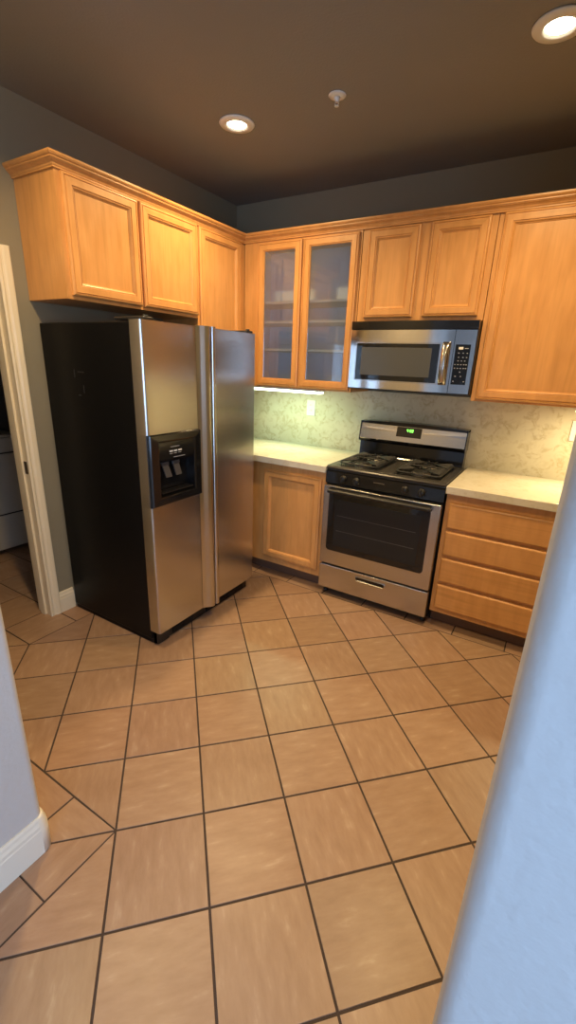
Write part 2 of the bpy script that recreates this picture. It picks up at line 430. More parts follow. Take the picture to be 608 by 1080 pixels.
# adjoining room behind the camera
struct('wall_east', MB().box(3.5, 3.62, -3.32, -2.78, 0, H).box(3.5, 3.62, -1.22, YN, 0, H).box(3.5, 3.62, -2.78, -1.22, 0, .75).box(3.5, 3.62, -2.78, -1.22, 2.15, H), WALLD)
mb = MB().box(-1.55, 1.3, -3.32, -3.2, 0, H).box(3.3, 3.5, -3.32, -3.2, 0, H).box(1.3, 3.3, -3.32, -3.2, 2.25, H)
struct('wall_south', mb, WALLD)
mb = MB()
for x0, x1 in ((1.3, 1.36), (2.27, 2.33), (3.24, 3.3)): mb.box(x0, x1, -3.29, -3.23, .0, 2.25, TRIM)
mb.box(1.3, 3.3, -3.29, -3.23, 0, .08, TRIM).box(1.3, 3.3, -3.29, -3.23, 2.18, 2.25, TRIM)
wf = struct('window_1', mb)
struct('window_glass', MB().box(1.36, 3.24, -3.263, -3.257, .08, 2.18), CLEAR, wf)
mb = MB()
for y0, y1 in ((-2.78, -2.72), (-2.03, -1.97), (-1.28, -1.22)): mb.box(3.53, 3.59, y0, y1, .75, 2.15, TRIM)
mb.box(3.53, 3.59, -2.72, -1.28, .75, .81, TRIM).box(3.53, 3.59, -2.72, -1.28, 2.09, 2.15, TRIM)
wf = struct('added_window', mb)  # unseen window, added to bring more daylight onto the left partition
struct('window_glass', MB().box(3.557, 3.563, -2.72, -1.28, .81, 2.09), CLEAR, wf)
# laundry room shell
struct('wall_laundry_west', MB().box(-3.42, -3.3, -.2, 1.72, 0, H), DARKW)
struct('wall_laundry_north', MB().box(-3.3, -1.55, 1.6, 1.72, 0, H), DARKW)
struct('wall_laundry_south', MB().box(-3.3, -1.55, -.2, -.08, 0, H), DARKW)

# door casing and jamb
mb = MB()
def casing_v(y0, y1, z1):
    # stepped colonial profile, thin at the opening side
    inner = y0 if abs(y0-DY1) < abs(y1-DY1) else y1
    s_ = 1 if inner == y0 else -1
    pr = [(XL, y0 if s_ > 0 else y1)]
    w = y1-y0; base = y0 if s_ > 0 else y1
    for t, h in ((0, .010), (.12, .013), (.22, .013), (.30, .008), (.42, .010), (.55, .015), (.80, .018), (.93, .018), (1, .013)): pr.append((XL+h, base+s_*t*w))
    pr.append((XL, base+s_*w))
    mb.prism(pr, 0, z1, 'z')
casing_v(DY1-.004, DY1+.060, DZ+.062)
casing_v(DY0-.060, DY0+.004, DZ+.062)
mb.box(XL, XL+.017, DY0+.004, DY1-.004, DZ, DZ+.062)
mb.box(XL, XL+.010, DY0+.004, DY1-.004, DZ-.006, DZ)
# jambs and door stop
mb.box(-1.56, XL+.002, DY1, DY1+.02, 0, DZ); mb.box(-1.56, XL+.002, DY0-.02, DY0, 0, DZ); mb.box(-1.56, XL+.002, DY0, DY1, DZ, DZ+.02)
mb.box(-1.52, -1.475, DY1-.012, DY1, 0, DZ-.012); mb.box(-1.52, -1.475, DY0, DY0+.012, 0, DZ-.012); mb.box(-1.52, -1.475, DY0, DY1, DZ-.012, DZ)
t1 = struct('trim_1', mb, TRIM_WARMLIT)
o = obj('strike_plate', MB().box(-1.470, -1.442, DY1-.003, DY1+.001, .90, .97, bev=.001), BRASS, t1); o['label'] = 'dark metal latch plate'

# baseboards
def base_prof(h=.135, t=.015): return [(0, 0), (t, 0), (t, h-.045), (t-.002, h-.04), (t-.002, h-.028), (t-.006, h-.018), (t-.007, h-.008), (t-.011, h), (0, h)]
mb = MB(); mb.prism([(XL+a, z) for a, z in base_prof()], DY1+.060, .812, 'y', TRIM_WARMLIT); struct('baseboard_left', mb, TRIM_WARMLIT)
mb = MB()
# runs along the partition's two faces with a rounded corner
prof = base_prof(.142); path = []
for i in range(9):
    a_ = i/8*math.pi/2; path.append((math.sin(a_), math.cos(a_)))
cxx, cyy, R0 = PX-.022, PY-.022, .022
rows = []
for t, z in prof:
    row = [Vector((-1.41, PY+t, z))] + [Vector((cxx+(R0+t)*sx, cyy+(R0+t)*sy, z)) for sx, sy in path] + [Vector((PX+t, -3.19, z))]
    rows.append([mb.bm.verts.new(v) for v in row])
for A, B in zip(rows, rows[1:]):
    for k in range(len(A)-1):
        f = mb.bm.faces.new((A[k], A[k+1], B[k+1], B[k])); f.smooth = 0 < k < len(A)-2
bmesh.ops.recalc_face_normals(mb.bm, faces=mb.bm.faces[:])
struct('baseboard_entry', mb, TRIM)
mb = MB(); mb.prism([(YS-a, z) for a, z in base_prof(.142)], EX+.03, 3.48, 'x', TRIM)
struct('baseboard_right', mb, TRIM)

# ------------------------------------------------------------------ cabinets
FY = 2.20     # face-frame plane of the back wall cabinets
FXL = -1.11   # face-frame plane of the left wall cabinets
ZT = 2.335    # top of the cabinet boxes
DSTEP = [(0, 0), (0, .013), (.002, .016), (.006, .018), (.010, .019), (.0115, .0150), (.0138, .0150), (.0155, .0195), (.044, .0195), (.0455, .0150), (.0485, .0150), (.050, .0165), (.053, .0150), (.057, .0090), (.060, .0080), (.0615, .004)]
def cab_door(parent, axis, face, out, a0, a1, z0, z1, pane=None, name='door'):
    mh = WX if axis == 'x' else WY
    mb = MB()
    if pane:
        st = [(0.054, 0), (0, 0)] + DSTEP[1:12] + [(.054, .011), (.054, 0)]
        mb.rings(axis, face, out, a0, a1, z0, z1, st, WV, mh, back=False)
        d = obj(name, mb, parent=parent)
        g_ = MB(); h0, h1 = face+out*.004, face+out*.008
        if axis == 'x': g_.box(a0+.0545, a1-.0545, h0, h1, z0+.0545, z1-.0545)
        else: g_.box(h0, h1, a0+.0545, a1-.0545, z0+.0545, z1-.0545)
        o = obj('glass_pane', g_, pane, d); o['label'] = 'clear glass pane'
    else:
        mb.rings(axis, face, out, a0, a1, z0, z1, DSTEP, WV, mh, back=True)
        d = obj(name, mb, parent=parent)
        g_ = MB(); ins = .0605; h0, h1 = face+out*.001, face+out*.0050
        if axis == 'x': g_.box(a0+ins, a1-ins, h0, h1, z0+ins, z1-ins)
        else: g_.box(h0, h1, a0+ins, a1-ins, z0+ins, z1-ins)
        obj('door_panel', g_, WV, d)
    return d

# cabinet above the refrigerator
c = thing('wall_cabinet', (-1.27, 1.24, 1.795), 'honey maple wall cabinet with two panelled doors above the refrigerator', 'cabinet', 'maple wall cabinets')
mb = MB().box(XL+.001, FXL-.001, .787, 1.699, 1.795, ZT, WV, .0015)
obj('cabinet_box', mb, parent=c)
mb = MB()
mb.box(FXL-.001, FXL+.004, .787, .822, 1.795, ZT, WV).box(FXL-.001, FXL+.004, 1.675, 1.699, 1.795, ZT, WV).box(FXL-.001, FXL+.004, 1.228, 1.268, 1.82, 2.31, WV)
mb.box(FXL-.001, FXL+.004, .822, 1.675, 1.795, 1.825, WY).box(FXL-.001, FXL+.004, .822, 1.675, 2.305, ZT, WY)
obj('face_frame', mb, parent=c)
cab_door(c, 'y', FXL+.0045, 1, .812, 1.236, 1.812, 2.318); cab_door(c, 'y', FXL+.0045, 1, 1.254, 1.690, 1.812, 2.318)
# corner cabinet beside the refrigerator
c = thing('wall_cabinet', (-1.27, 1.9, 1.37), 'tall single-door maple wall cabinet in the corner, partly behind the refrigerator top', 'cabinet', 'maple wall cabinets')
mb = MB().box(XL+.001, FXL, 1.701, 2.51, 1.37, ZT, WV, .0015); obj('cabinet_box', mb, parent=c)
cab_door(c, 'y', FXL+.0008, 1, 1.716, 2.140, 1.385, 2.318)

# glass-door cabinet (hollow)
c = thing('glass_door_cabinet', (-.64, 2.36, 1.37), 'maple wall cabinet with two glass doors and cream shelves, left of the microwave', 'cabinet')
GX0, GX1 = -1.100, -.214
mb = MB().box(GX0, GX0+.016, FY, 2.514, 1.37, ZT, WV).box(GX1-.016, GX1, FY, 2.514, 1.37, ZT, WV)
mb.box(GX0+.016, GX1-.016, FY, 2.514, 1.37, 1.388, WX).box(GX0+.016, GX1-.016, FY, 2.514, ZT-.018, ZT, WX)
mb.box(GX0+.016, GX0+.019, FY+.01, 2.50, 1.388, ZT-.018, MELA).box(GX1-.019, GX1-.016, FY+.01, 2.50, 1.388, ZT-.018, MELA)
mb.box(GX0+.019, GX1-.019, 2.500, 2.514, 1.388, ZT-.018, MELA).box(GX0+.019, GX1-.019, FY+.01, 2.50, 1.388, 1.391, MELA)
obj('cabinet_box', mb, parent=c)
mb = MB().box(GX0, -.945, FY-.005, FY+.012, 1.37, ZT, WV).box(-.655, -.585, FY-.005, FY+.012, 1.395, 2.30, WV).box(-.262, GX1, FY-.005, FY+.012, 1.37, ZT, WV)
mb.box(-.945, -.262, FY-.005, FY+.012, 1.37, 1.395, WX).box(-.945, -.262, FY-.005, FY+.012, 2.30, ZT, WX)
obj('face_frame', mb, parent=c)
cab_door(c, 'x', FY-.0055, -1, -.978, -.628, 1.380, 2.310, GLASS); cab_door(c, 'x', FY-.0055, -1, -.616, -.228, 1.380, 2.312, GLASS)
for z in (1.622, 1.808, 1.933):
    obj('shelf', MB().box(GX0+.0195, GX1-.0195, 2.218, 2.498, z, z+.017, bev=.002), SHELF, c)

# cabinet above the microwave
c = thing('wall_cabinet', (.175, 2.36, 1.81), 'short maple wall cabinet with two panelled doors right above the microwave', 'cabinet', 'maple wall cabinets')
obj('cabinet_box', MB().box(-.2125, .5475, FY, 2.514, 1.806, ZT, WV, .0015), parent=c)
cab_door(c, 'x', FY-.0008, -1, -.167, .144, 1.830, 2.316); cab_door(c, 'x', FY-.0008, -1, .204, .515, 1.830, 2.318)
# big cabinet right of the microwave
c = thing('wall_cabinet', (1.06, 2.36, 1.37), 'large full-height maple wall cabinet to the right of the microwave', 'cabinet', 'maple wall cabinets')
obj('cabinet_box', MB().box(.551, XR-.001, FY, 2.514, 1.37, ZT, WV, .0015), parent=c)
cab_door(c, 'x', FY-.0008, -1, .576, 1.142, 1.383, 2.320); cab_door(c, 'x', FY-.0008, -1, 1.168, 1.555, 1.383, 2.320)

# crown moulding
prof = [(0.0, 2.322), (.007, 2.322), (.007, 2.328), (.010, 2.331), (.012, 2.337), (.019, 2.343), (.026, 2.347), (.028, 2.351), (.031, 2.351), (.031, 2.356), (.037, 2.360), (.041, 2.366), (.041, 2.374), (0, 2.374)]
mb = MB(); rows = []
FX_, FYY, LY = FXL+.0045, FY-.0055, .786
for o_, z in prof:
    pts = [(XL+.001, LY-o_), (FX_+o_, LY-o_), (FX_+o_, FYY-o_), (XR-.001, FYY-o_)]
    rows.append([mb.bm.verts.new((x, y, z)) for x, y in pts])
kx, ky = mb.mi(WX), mb.mi(WY)
for i in range(len(rows)):
    A, B = rows[i], rows[(i+1) % len(rows)]
    for k in range(3):
        f = mb.bm.faces.new((A[k], A[k+1], B[k+1], B[k])); f.material_index = ky if k == 1 else kx
bmesh.ops.recalc_face_normals(mb.bm, faces=mb.bm.faces[:])
o = obj('crown_molding', mb, loc=(FX_, FYY, 2.322)); tag(o, 'stepped maple crown moulding running along the tops of all wall cabinets', 'moulding')

# base cabinets
BY = 1.93
c = thing('base_cabinet', (-.8, 2.2, 0), 'maple base cabinet with one panelled door between refrigerator and range', 'cabinet')
obj('cabinet_box', MB().box(XL+.001, -.219, BY, 2.514, .10, .868, WV, .0015), parent=c)
cab_door(c, 'x', BY-.0008, -1, -.714, -.250, .150, .820)
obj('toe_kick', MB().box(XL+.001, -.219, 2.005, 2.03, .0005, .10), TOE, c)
c = thing('drawer_cabinet', (1.06, 2.2, 0), 'maple base cabinet with four plain drawer fronts, right of the range', 'cabinet')
obj('cabinet_box', MB().box(.554, XR-.001, BY, 2.514, .10, .868, WV, .0015), parent=c)
for z0, z1 in ((.660, .815), (.490, .641), (.316, .470), (.135, .296)):
    mb = MB(); mb.rings('x', BY-.0008, -1, .580, 1.150, z0, z1, [(0, 0), (0, .012), (.003, .016), (.008, .019), (.011, .0195)], WX, WX, fill=WX)
    obj('drawer', mb, parent=c)
cab_door(c, 'x', BY-.0008, -1, 1.180, 1.555, .135, .815)
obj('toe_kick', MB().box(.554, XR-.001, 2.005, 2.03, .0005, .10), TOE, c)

# counters and backsplash
def slab(x0, x1, name, label):
    mb = MB().box(x0, x1, 1.893, 2.513, .869, .914, CTR, .004, 2)
    tag(obj(name, mb, loc=((x0+x1)/2, 2.2, .869)), label, 'countertop')
slab(XL+.002, -.2165, 'countertop', 'cream stone countertop between the refrigerator and the range, lit greenish')
slab(.5505, XR-.002, 'countertop', 'cream stone countertop over the drawers, right of the range')
mb = MB().box(XL+.002, XR-.002, 2.515, YB-.0005, .80, 1.372, SPL)
tag(obj('backsplash', mb, loc=(0, 2.52, .8)), 'cream stone backsplash slab with brown veining behind the range', 'backsplash')

# ------------------------------------------------------------------ refrigerator
fr = thing('refrigerator', (-1.06, 1.24, 0), 'side-by-side refrigerator, stainless steel doors with black sides', 'refrigerator')
mb = MB().box(-1.405, -.703, .806, 1.655, .03, 1.692, BLKS, .006).box(-1.40, -.69, .815, 1.645, .0005, .06, BLKS)
mb.box(-.703, -.696, .815, 1.645, .10, 1.685, BLKM)
obj('cabinet_body', mb, parent=fr)
def arcpts(cx, cy, r, a0, a1, n=6): return [(cx+r*math.cos(math.radians(a0+(a1-a0)*i/n)), cy+r*math.sin(math.radians(a0+(a1-a0)*i/n))) for i in range(n+1)]
XF, XBk = -.620, -.692
# freezer door: full top and bottom, cut away in the middle for the dispenser
mb = MB()
full = [(XBk, .790)] + arcpts(XF-.014, .804, .014, -90, 0) + [(XF+.001, .95), (XF+.001, 1.10), (XF, 1.196)] + [(XF-.004, 1.213), (XBk, 1.213)]
D0, D1 = .826, 1.190
mb.prism(full, .100, D0, 'z', STY, True); mb.prism(full, D1, 1.698, 'z', STY, True)
mb.prism([(XBk, 1.158), (XF, 1.158), (XF, 1.196), (XF-.004, 1.213), (XBk, 1.213)], D0, D1, 'z', STY)
mb.prism([(XBk, .790), (XBk, 1.158), (XBk+.012, 1.158), (XBk+.012, .790)], D0, D1, 'z', STY)
mb.prism([(XBk+.012, .790), (XBk+.012, .797), (XF-.010, .797), (XF-.010, .790)], D0, D1, 'z', STY)
door = obj('freezer_door', mb, parent=fr)
door.data.set_sharp_from_angle(angle=math.radians(30))
def handle(pts, par):
    mb = MB().prism(pts, .098, 1.702, 'z', STZ, True); o = obj('handle', mb, parent=par); o.data.set_sharp_from_angle(angle=math.radians(50)); o['label'] = 'full-height curved satin handle'
handle([(XF+.0015, 1.138), (XF+.006, 1.148), (XF+.016, 1.160), (XF+.028, 1.173), (XF+.037, 1.184), (XF+.041, 1.194), (XF+.040, 1.204), (XF+.033, 1.2115), (XF+.0015, 1.2120)], door)
# dispenser: frame plate, recess, control panel, paddles
mb = MB(); k = mb.mi(BLK)
def ring_loops(loops, fill):
    vs = [[mb.bm.verts.new((x, y, z)) for y, z in ((y0, z0), (y1, z0), (y1, z1), (y0, z1))] for x, y0, y1, z0, z1 in loops]
    for A, B in zip(vs, vs[1:]):
        for j in range(4): mb.bm.faces.new((A[j], A[(j+1) % 4], B[(j+1) % 4], B[j]))
    if fill: mb.bm.faces.new(vs[-1])
ring_loops([(-.678, .7985, 1.1565, D0+.001, D1-.001), (-.618, .7985, 1.1565, D0+.001, D1-.001), (-.613, .803, 1.152, D0+.006, D1-.006),
            (-.6115, .850, 1.110, .864, 1.155), (-.615, .856, 1.104, .870, 1.149), (-.619, .858, 1.102, .872, 1.147), (-.676, .862, 1.098, .885, 1.10)], True)
bmesh.ops.recalc_face_normals(mb.bm, faces=mb.bm.faces[:])
disp = obj('ice_dispenser', mb, parent=fr)
mb = MB().prism([(-.6195, 1.1465), (-.6165, 1.060), (-.628, 1.045), (-.655, 1.040), (-.670, 1.06), (-.670, 1.1465)], .8595, 1.1005, 'y', BLK)
# prism on the y axis takes (x, z)
o = obj('dispenser_controls', mb, parent=disp)
mb = MB()
for y0, y1, z, h, m_ in ((.935, .995, 1.119, .003, GRY), (.925, .948, 1.098, .007, LGT), (.955, .978, 1.098, .007, LGT), (.985, 1.010, 1.098, .007, LGT), (.925, .945, 1.086, .003, GRY), (.955, .975, 1.086, .003, GRY), (.985, 1.005, 1.086, .003, GRY), (.95, 1.03, 1.066, .003, GRY)):
    x = -.6195 + (1.1465-z)*.003/.0865
    mb.box(x-.0008, x+.0006, y0, y1, z-h/2, z+h/2, m_)
o = obj('control_marks', mb, parent=disp); o['label'] = 'row of small pale printed marks'
for y, t in ((.925, .0), (1.000, .006)):
    mb = MB().prism([(-.664, 1.030), (-.656, 1.032), (-.626-t, .965), (-.632-t, .962)], y-.020, y+.020, 'y', PAD)
    mb.box(-.662, -.650, y-.024, y+.024, 1.020, 1.038, PAD, .003)
    o = obj('paddle', mb, parent=disp); o['label'] = 'grey dispensing paddle'
mb = MB().box(-.668, -.6205, .868, 1.092, .8855, .890, BLKM)
for i in range(9): mb.box(-.664, -.624, .885+i*.024, .891+i*.024, .890, .8925, BLKM)
obj('drip_tray', mb, parent=disp)
# refrigerator door
mb = MB()
mb.prism([(XBk, 1.221), (XF-.004, 1.221), (XF, 1.226), (XF+.001, 1.40), (XF+.001, 1.52)] + arcpts(XF-.014, 1.648, .014, 0, 90) + [(XBk, 1.662)], .100, 1.698, 'z', STY, True)
door = obj('refrigerator_door', mb, parent=fr); door.data.set_sharp_from_angle(angle=math.radians(30))
handle([(XF+.0015, 1.2225), (XF+.033, 1.223), (XF+.040, 1.230), (XF+.041, 1.240), (XF+.037, 1.250), (XF+.026, 1.260), (XF+.012, 1.268), (XF+.0015, 1.280)], door)
# grille at the foot
mb = MB().box(-.700, -.668, .812, 1.648, .008, .094, BLK, .004)
for i in range(7):
    z = .020 + i*.0098
    mb.box(-.669, -.662, .93, 1.10, z, z+.005, BLK).box(-.669, -.662, 1.22, 1.60, z, z+.005, BLK)
mb.box(-.700, -.660, .812, .90, .006, .096, BLK, .006)
obj('base_grille', mb, parent=fr)
for y in (.845, 1.612):
    mb = MB().box(-.82, -.628, y-.030, y+.030, 1.6985, 1.712, BLKM, .004).lathe([(.012, 0), (.012, .01)], (-.645, y, 1.710), 'z', BLKM, 16)
    obj('hinge_cover', mb, parent=fr)
# faint rub marks on the black side
RES = simple('pale_residue', (.022, .022, .024), .5)
for x, z, w, h in ((-1.12, 1.455, .05, .006), (-1.15, 1.43, .006, .04), (-1.13, 1.34, .02, .006), (-1.085, 1.355, .006, .04)):
    o = obj('tape_residue', MB().box(x, x+w, .8045, .8062, z, z+h), RES, fr); o['label'] = 'faint pale tape mark'

# ------------------------------------------------------------------ gas range
RX0, RX1, RY = -.2125, .5460, 1.905
rg = thing('gas_range', (.167, 2.2, 0), 'freestanding gas range with stainless door and black cooktop, between two counters', 'stove')
mb = MB().box(RX0, RX1, RY+.03, 2.495, .045, .895, BLKS)
mb.box(RX0+.004, RX1-.004, RY+.012, RY+.03, .05, .80, BLKM)
obj('range_body', mb, parent=rg)
for x in (RX0+.03, RX1-.03):
    for y in (RY+.055, 2.44):
        obj('foot', MB().lathe([(.018, .0003), (.018, .012), (.010, .016), (.010, .046)], (x, y, 0), 'z', BLKM, 16), parent=rg)
# cooktop with rounded front lip and sunken burner wells
mb = MB()
mb.prism([(RY+.012, .900), (RY+.003, .905), (RY, .912), (RY+.004, .919), (RY+.016, .922), (2.420, .922), (2.420, .893), (RY+.012, .893)], RX0, RX1, 'x', COOK, False)
ck = obj('cooktop', mb, parent=rg)
WELL = ((-.168, .118), (.212, .502))
for x0, x1 in WELL:
    mb = MB(); m_ = BLK
    y0, y1 = 1.958, 2.375
    # shallow black pan let into the top
    vs = []
    for ins, z in ((0, .9222), (.003, .9245), (.008, .9245), (.020, .9226)):
        vs.append([mb.bm.verts.new(p) for p in ((x0+ins, y0+ins, z), (x1-ins, y0+ins, z), (x1-ins, y1-ins, z), (x0+ins, y1-ins, z))])
    for A, B in zip(vs, vs[1:]):
        for j in range(4): mb.bm.faces.new((A[j], A[(j+1) % 4], B[(j+1) % 4], B[j]))
    mb.bm.faces.new(vs[-1]); bmesh.ops.recalc_face_normals(mb.bm, faces=mb.bm.faces[:])
    obj('burner_well', mb, m_, rg)
    xc = (x0+x1)/2
    for yc, r in ((2.060, .046), (2.275, .038)):
        mb = MB().lathe([(r+.012, .9235), (r+.012, .927), (r, .929), (r, .932), (r-.004, .934)], (xc, yc, 0), 'z', CAPM, 28)
        b_ = obj('burner', mb, parent=rg)
        obj('burner_cap', MB().lathe([(r-.004, .9345), (r-.002, .936), (r-.004, .940), (r-.010, .942)], (xc, yc, 0), 'z', IRON, 28), parent=b_)
    # grate: outer frame, cross bars and curved side fingers
    mb = MB(); zt = .951; r_ = .0048; a, b, c_, d_ = x0+.012, x1-.012, y0+.012, y1-.012; rr = .03
    fr_ = []
    for cx_, cy_, s0 in ((b-rr, d_-rr, 0), (a+rr, d_-rr, 90), (a+rr, c_+rr, 180), (b-rr, c_+rr, 270)):
        fr_ += [(x, y, zt-.012) for x, y in arcpts(cx_, cy_, rr, s0, s0+90, 4)]
    mb.tube(fr_, r_, IRON, 8, closed=True)
    ym = (y0+y1)/2
    mb.tube([(a, ym, zt-.012), (a+.02, ym, zt), (b-.02, ym, zt), (b, ym, zt-.012)], r_, IRON)
    for yc in (2.060, 2.275):
        for sx in (-1, 1):
            ex = a if sx < 0 else b
            for dy in (-.072, -.048, -.024, 0, .024, .048, .072):
                ln = {0: .024, .024: .050, .048: .062, .072: .085}[abs(dy)]
                tip = xc + sx*ln
                mb.tube([(ex, yc+dy, zt-.013), (ex-sx*.008, yc+dy, zt-.002), (ex-sx*.02, yc+dy, zt+.001), ((ex+tip)/2, yc+dy*.92, zt), (tip, yc+dy*.85, zt)], [r_*.8]*5, IRON, 6)
        for sy in (-1, 1):
            ey = (c_ if yc < ym else ym) if sy < 0 else (ym if yc < ym else d_)
            for dx in (-.03, .03):
                mb.tube([(xc+dx, ey, zt-.010), (xc+dx*.9, ey-sy*.012, zt), (xc+dx*.6, yc+sy*.030, zt)], r_*.9, IRON, 6)
    for x in (a+.004, b-.004):
        for y in (c_+.03, ym, d_-.03): mb.tube([(x, y, .9245), (x, y, zt-.010)], .004, IRON, 6)
    obj('grate', mb, parent=rg)
# front control panel (slightly raked), knobs
mb = MB().prism([(RY+.006, .803), (RY-.004, .812), (RY-.002, .885), (RY+.010, .892), (RY+.05, .892), (RY+.05, .803)], RX0, RX1, 'x', BLK)
obj('control_panel', mb, parent=rg)
for x in (-.088, .001, .315, .416):
    mb = MB().lathe([(.024, 0), (.024, -.004), (.0205, -.006), (.018, -.020), (.015, -.024), (.004, -.0245)], (x, RY-.004, .848), 'y', BLKM, 28)
    k_ = obj('knob', mb, parent=rg)
    obj('knob_grip', MB().box(x-.0045, x+.0045, RY-.040, RY-.022, .828, .868, BLKM, .002), parent=k_)
obj('trim_badge', MB().box(.115, .185, RY-.0060, RY-.002, .858, .862, CAPM), parent=rg)
# oven door
mb = MB().box(RX0+.004, RX1-.004, RY-.030, RY+.010, .250, .798, STX, .004)
od = obj('oven_door', mb, parent=rg)
def rrect(a0, a1, z0, z1, r, top=True):
    p = arcpts(a1-r, z0+r, r, -90, 0, 5)
    p += arcpts(a1-.003, z1-.003, .003, 0, 90, 2) + arcpts(a0+.003, z1-.003, .003, 90, 180, 2)
    return p + arcpts(a0+r, z0+r, r, 180, 270, 5)
obj('oven_glass', MB().prism(rrect(-.166, .490, .352, .790, .022), RY-.0335, RY-.0285, 'y', GLB), parent=od)
obj('oven_window', MB().prism(rrect(-.118, .440, .392, .715, .012), RY-.0340, RY-.0332, 'y', WINM), parent=od)
mb = MB()
for z in (.50, .605): mb.box(-.10, .42, RY-.0344, RY-.0341, z, z+.003, simple('rack_grey', (.07, .07, .07), .4))
obj('oven_rack_lines', mb, parent=od)
mb = MB().prism([(RY-.040, .752), (RY-.058, .756), (RY-.066, .766), (RY-.064, .776), (RY-.052, .782), (RY-.0305, .783), (RY-.0305, .770), (RY-.040, .768)], -.168, .492, 'x', BLKM, True)
h_ = obj('handle', mb, parent=od); h_['label'] = 'black full-width door handle'; h_.data.set_sharp_from_angle(angle=math.radians(60))
# storage drawer
mb = MB().box(RX0+.004, RX1-.004, RY-.026, RY+.010, .062, .236, STX, .004); dr = obj('storage_drawer', mb, parent=rg)
mb = MB()
sl = []
def loopz(a0, a1, z0, z1, r, y, n=6):
    p = arcpts(a1-r, z1-r, r, 0, 90, n) + arcpts(a0+r, z1-r, r, 90, 180, n) + arcpts(a0+r, z0+r, r, 180, 270, n) + arcpts(a1-r, z0+r, r, 270, 360, n)
    return [mb.bm.verts.new((x, y, z)) for x, z in p]
L0 = [loopz(.060, .270, .176, .212, .0175, RY-.0255), loopz(.060, .270, .176, .212, .0175, RY-.031), loopz(.064, .266, .180, .208, .0138, RY-.032), loopz(.067, .263, .183, .205, .0108, RY-.0285)]
for A, B in zip(L0, L0[1:]):
    for j in range(len(A)): f = mb.bm.faces.new((A[j], A[(j+1) % len(A)], B[(j+1) % len(A)], B[j])); f.material_index = mb.mi(STZ)
f = mb.bm.faces.new(L0[-1]); f.material_index = mb.mi(BLK)
bmesh.ops.recalc_face_normals(mb.bm, faces=mb.bm.faces[:])
o = obj('handle', mb, parent=dr); o['label'] = 'recessed chrome-rimmed finger pull'
# backguard
mb = MB()
mb.prism([(2.408, .896), (2.424, .930), (2.432, 1.020), (2.410, 1.034), (2.405, 1.045), (2.430, 1.158), (2.445, 1.168), (2.505, 1.168), (2.505, .896)], RX0+.008, RX1-.014, 'x', BLK)
# gently arched cap
pts = [(RX0+.004, 1.155)] + [(RX0+.004 + (RX1-RX0-.014)*i/16, 1.166 + .012*math.sin(math.pi*i/16)**.6) for i in range(17)] + [(RX1-.010, 1.155)]
mb.prism(pts, 2.424, 2.508, 'y', BLK)
for x in (RX0+.004, RX1-.016): mb.prism([(2.398, 1.036), (2.420, 1.168), (2.508, 1.168), (2.508, 1.030), (2.415, 1.024)], x, x+.006, 'x', BLK)
bgd = obj('backguard', mb, parent=rg)
fx = lambda z: 2.4045 + (z-1.045)*(.0255/.113)
mb = MB().prism([(fx(1.045)-.001, 1.045), (fx(1.045)-.004, 1.050), (fx(1.152)-.004, 1.152), (fx(1.156)-.001, 1.157), (fx(1.156)+.004, 1.157), (fx(1.045)+.004, 1.045)], RX0+.0105, RX1-.0165, 'x', STX)
bp = obj('steel_panel', mb, parent=bgd)
def slantbox(x0, x1, z0, z1, d, m_):
    return MB().prism([(fx(z0)-.004-d, z0), (fx(z1)-.004-d, z1), (fx(z1)-.0035, z1), (fx(z0)-.0035, z0)], x0, x1, 'x', m_)
obj('clock_panel', slantbox(.064, .238, 1.083, 1.150, .0012, BLK), parent=bgd)
def segtext(mb, txt, x, z, w, h, t, y, m_):
    SEG = {'0': 'abcdef', '1': 'bc', '2': 'abged', '3': 'abgcd', '4': 'fgbc', '6': 'afgedc', '8': 'abcdefg', '9': 'abcdfg'}
    for ch in txt:
        if ch == ':':
            for q in (.3, .7): mb.box(x, x+t, y(z+h*q)-.001, y(z+h*q), z+h*q-t/2, z+h*q+t/2, m_)
            x += t*2.4; continue
        for s_ in SEG[ch]:
            B = {'a': (0, w, h-t, h), 'g': (0, w, h/2-t/2, h/2+t/2), 'd': (0, w, 0, t), 'f': (0, t, h/2, h), 'e': (0, t, 0, h/2), 'b': (w-t, w, h/2, h), 'c': (w-t, w, 0, h/2)}[s_]
            zc = z+(B[2]+B[3])/2; mb.box(x+B[0], x+B[1], y(zc)-.001, y(zc), z+B[2], z+B[3], m_)
        x += w*1.45
mb = MB(); segtext(mb, '4:08', .135, 1.119, .0095, .019, .0028, lambda z: fx(z)-.0055, GREEN)
o = obj('clock_digits', mb, parent=bgd); o['label'] = 'glowing green clock digits'

# ------------------------------------------------------------------ microwave
mwv = thing('microwave', (.17, 2.3, 1.40), 'over-the-range stainless microwave with black window, hung under the short cabinet', 'microwave')
MX0, MX1, MZ0, MZ1 = -.2115, .5465, 1.402, 1.803
obj('microwave_body', MB().box(MX0, MX1, 2.150, 2.512, MZ0, MZ1, BLKM, .003), parent=mwv)
def bow(x): t = (x-(MX0+MX1)/2)/((MX1-MX0)/2); return 2.112 + .020*t*t
def bowed(x0, x1, z0, z1, yb, m_, n=20, off=0):
    mb = MB(); pts = [(x0+(x1-x0)*i/n, bow(x0+(x1-x0)*i/n)-off) for i in range(n+1)] + [(x1, yb), (x0, yb)]
    mb.prism(pts, z0, z1, 'z', m_, True); return mb
mb = bowed(MX0+.002, .428, MZ0+.006, 1.753, 2.149, STM); md = obj('door', mb, parent=mwv); md.data.set_sharp_from_angle(angle=math.radians(40))
o = obj('door_bezel', bowed(-.170, .362, 1.452, 1.684, 2.13, STZ, off=.003), parent=md); o.data.set_sharp_from_angle(angle=math.radians(40)); o['label'] = 'raised bright bezel around the window'
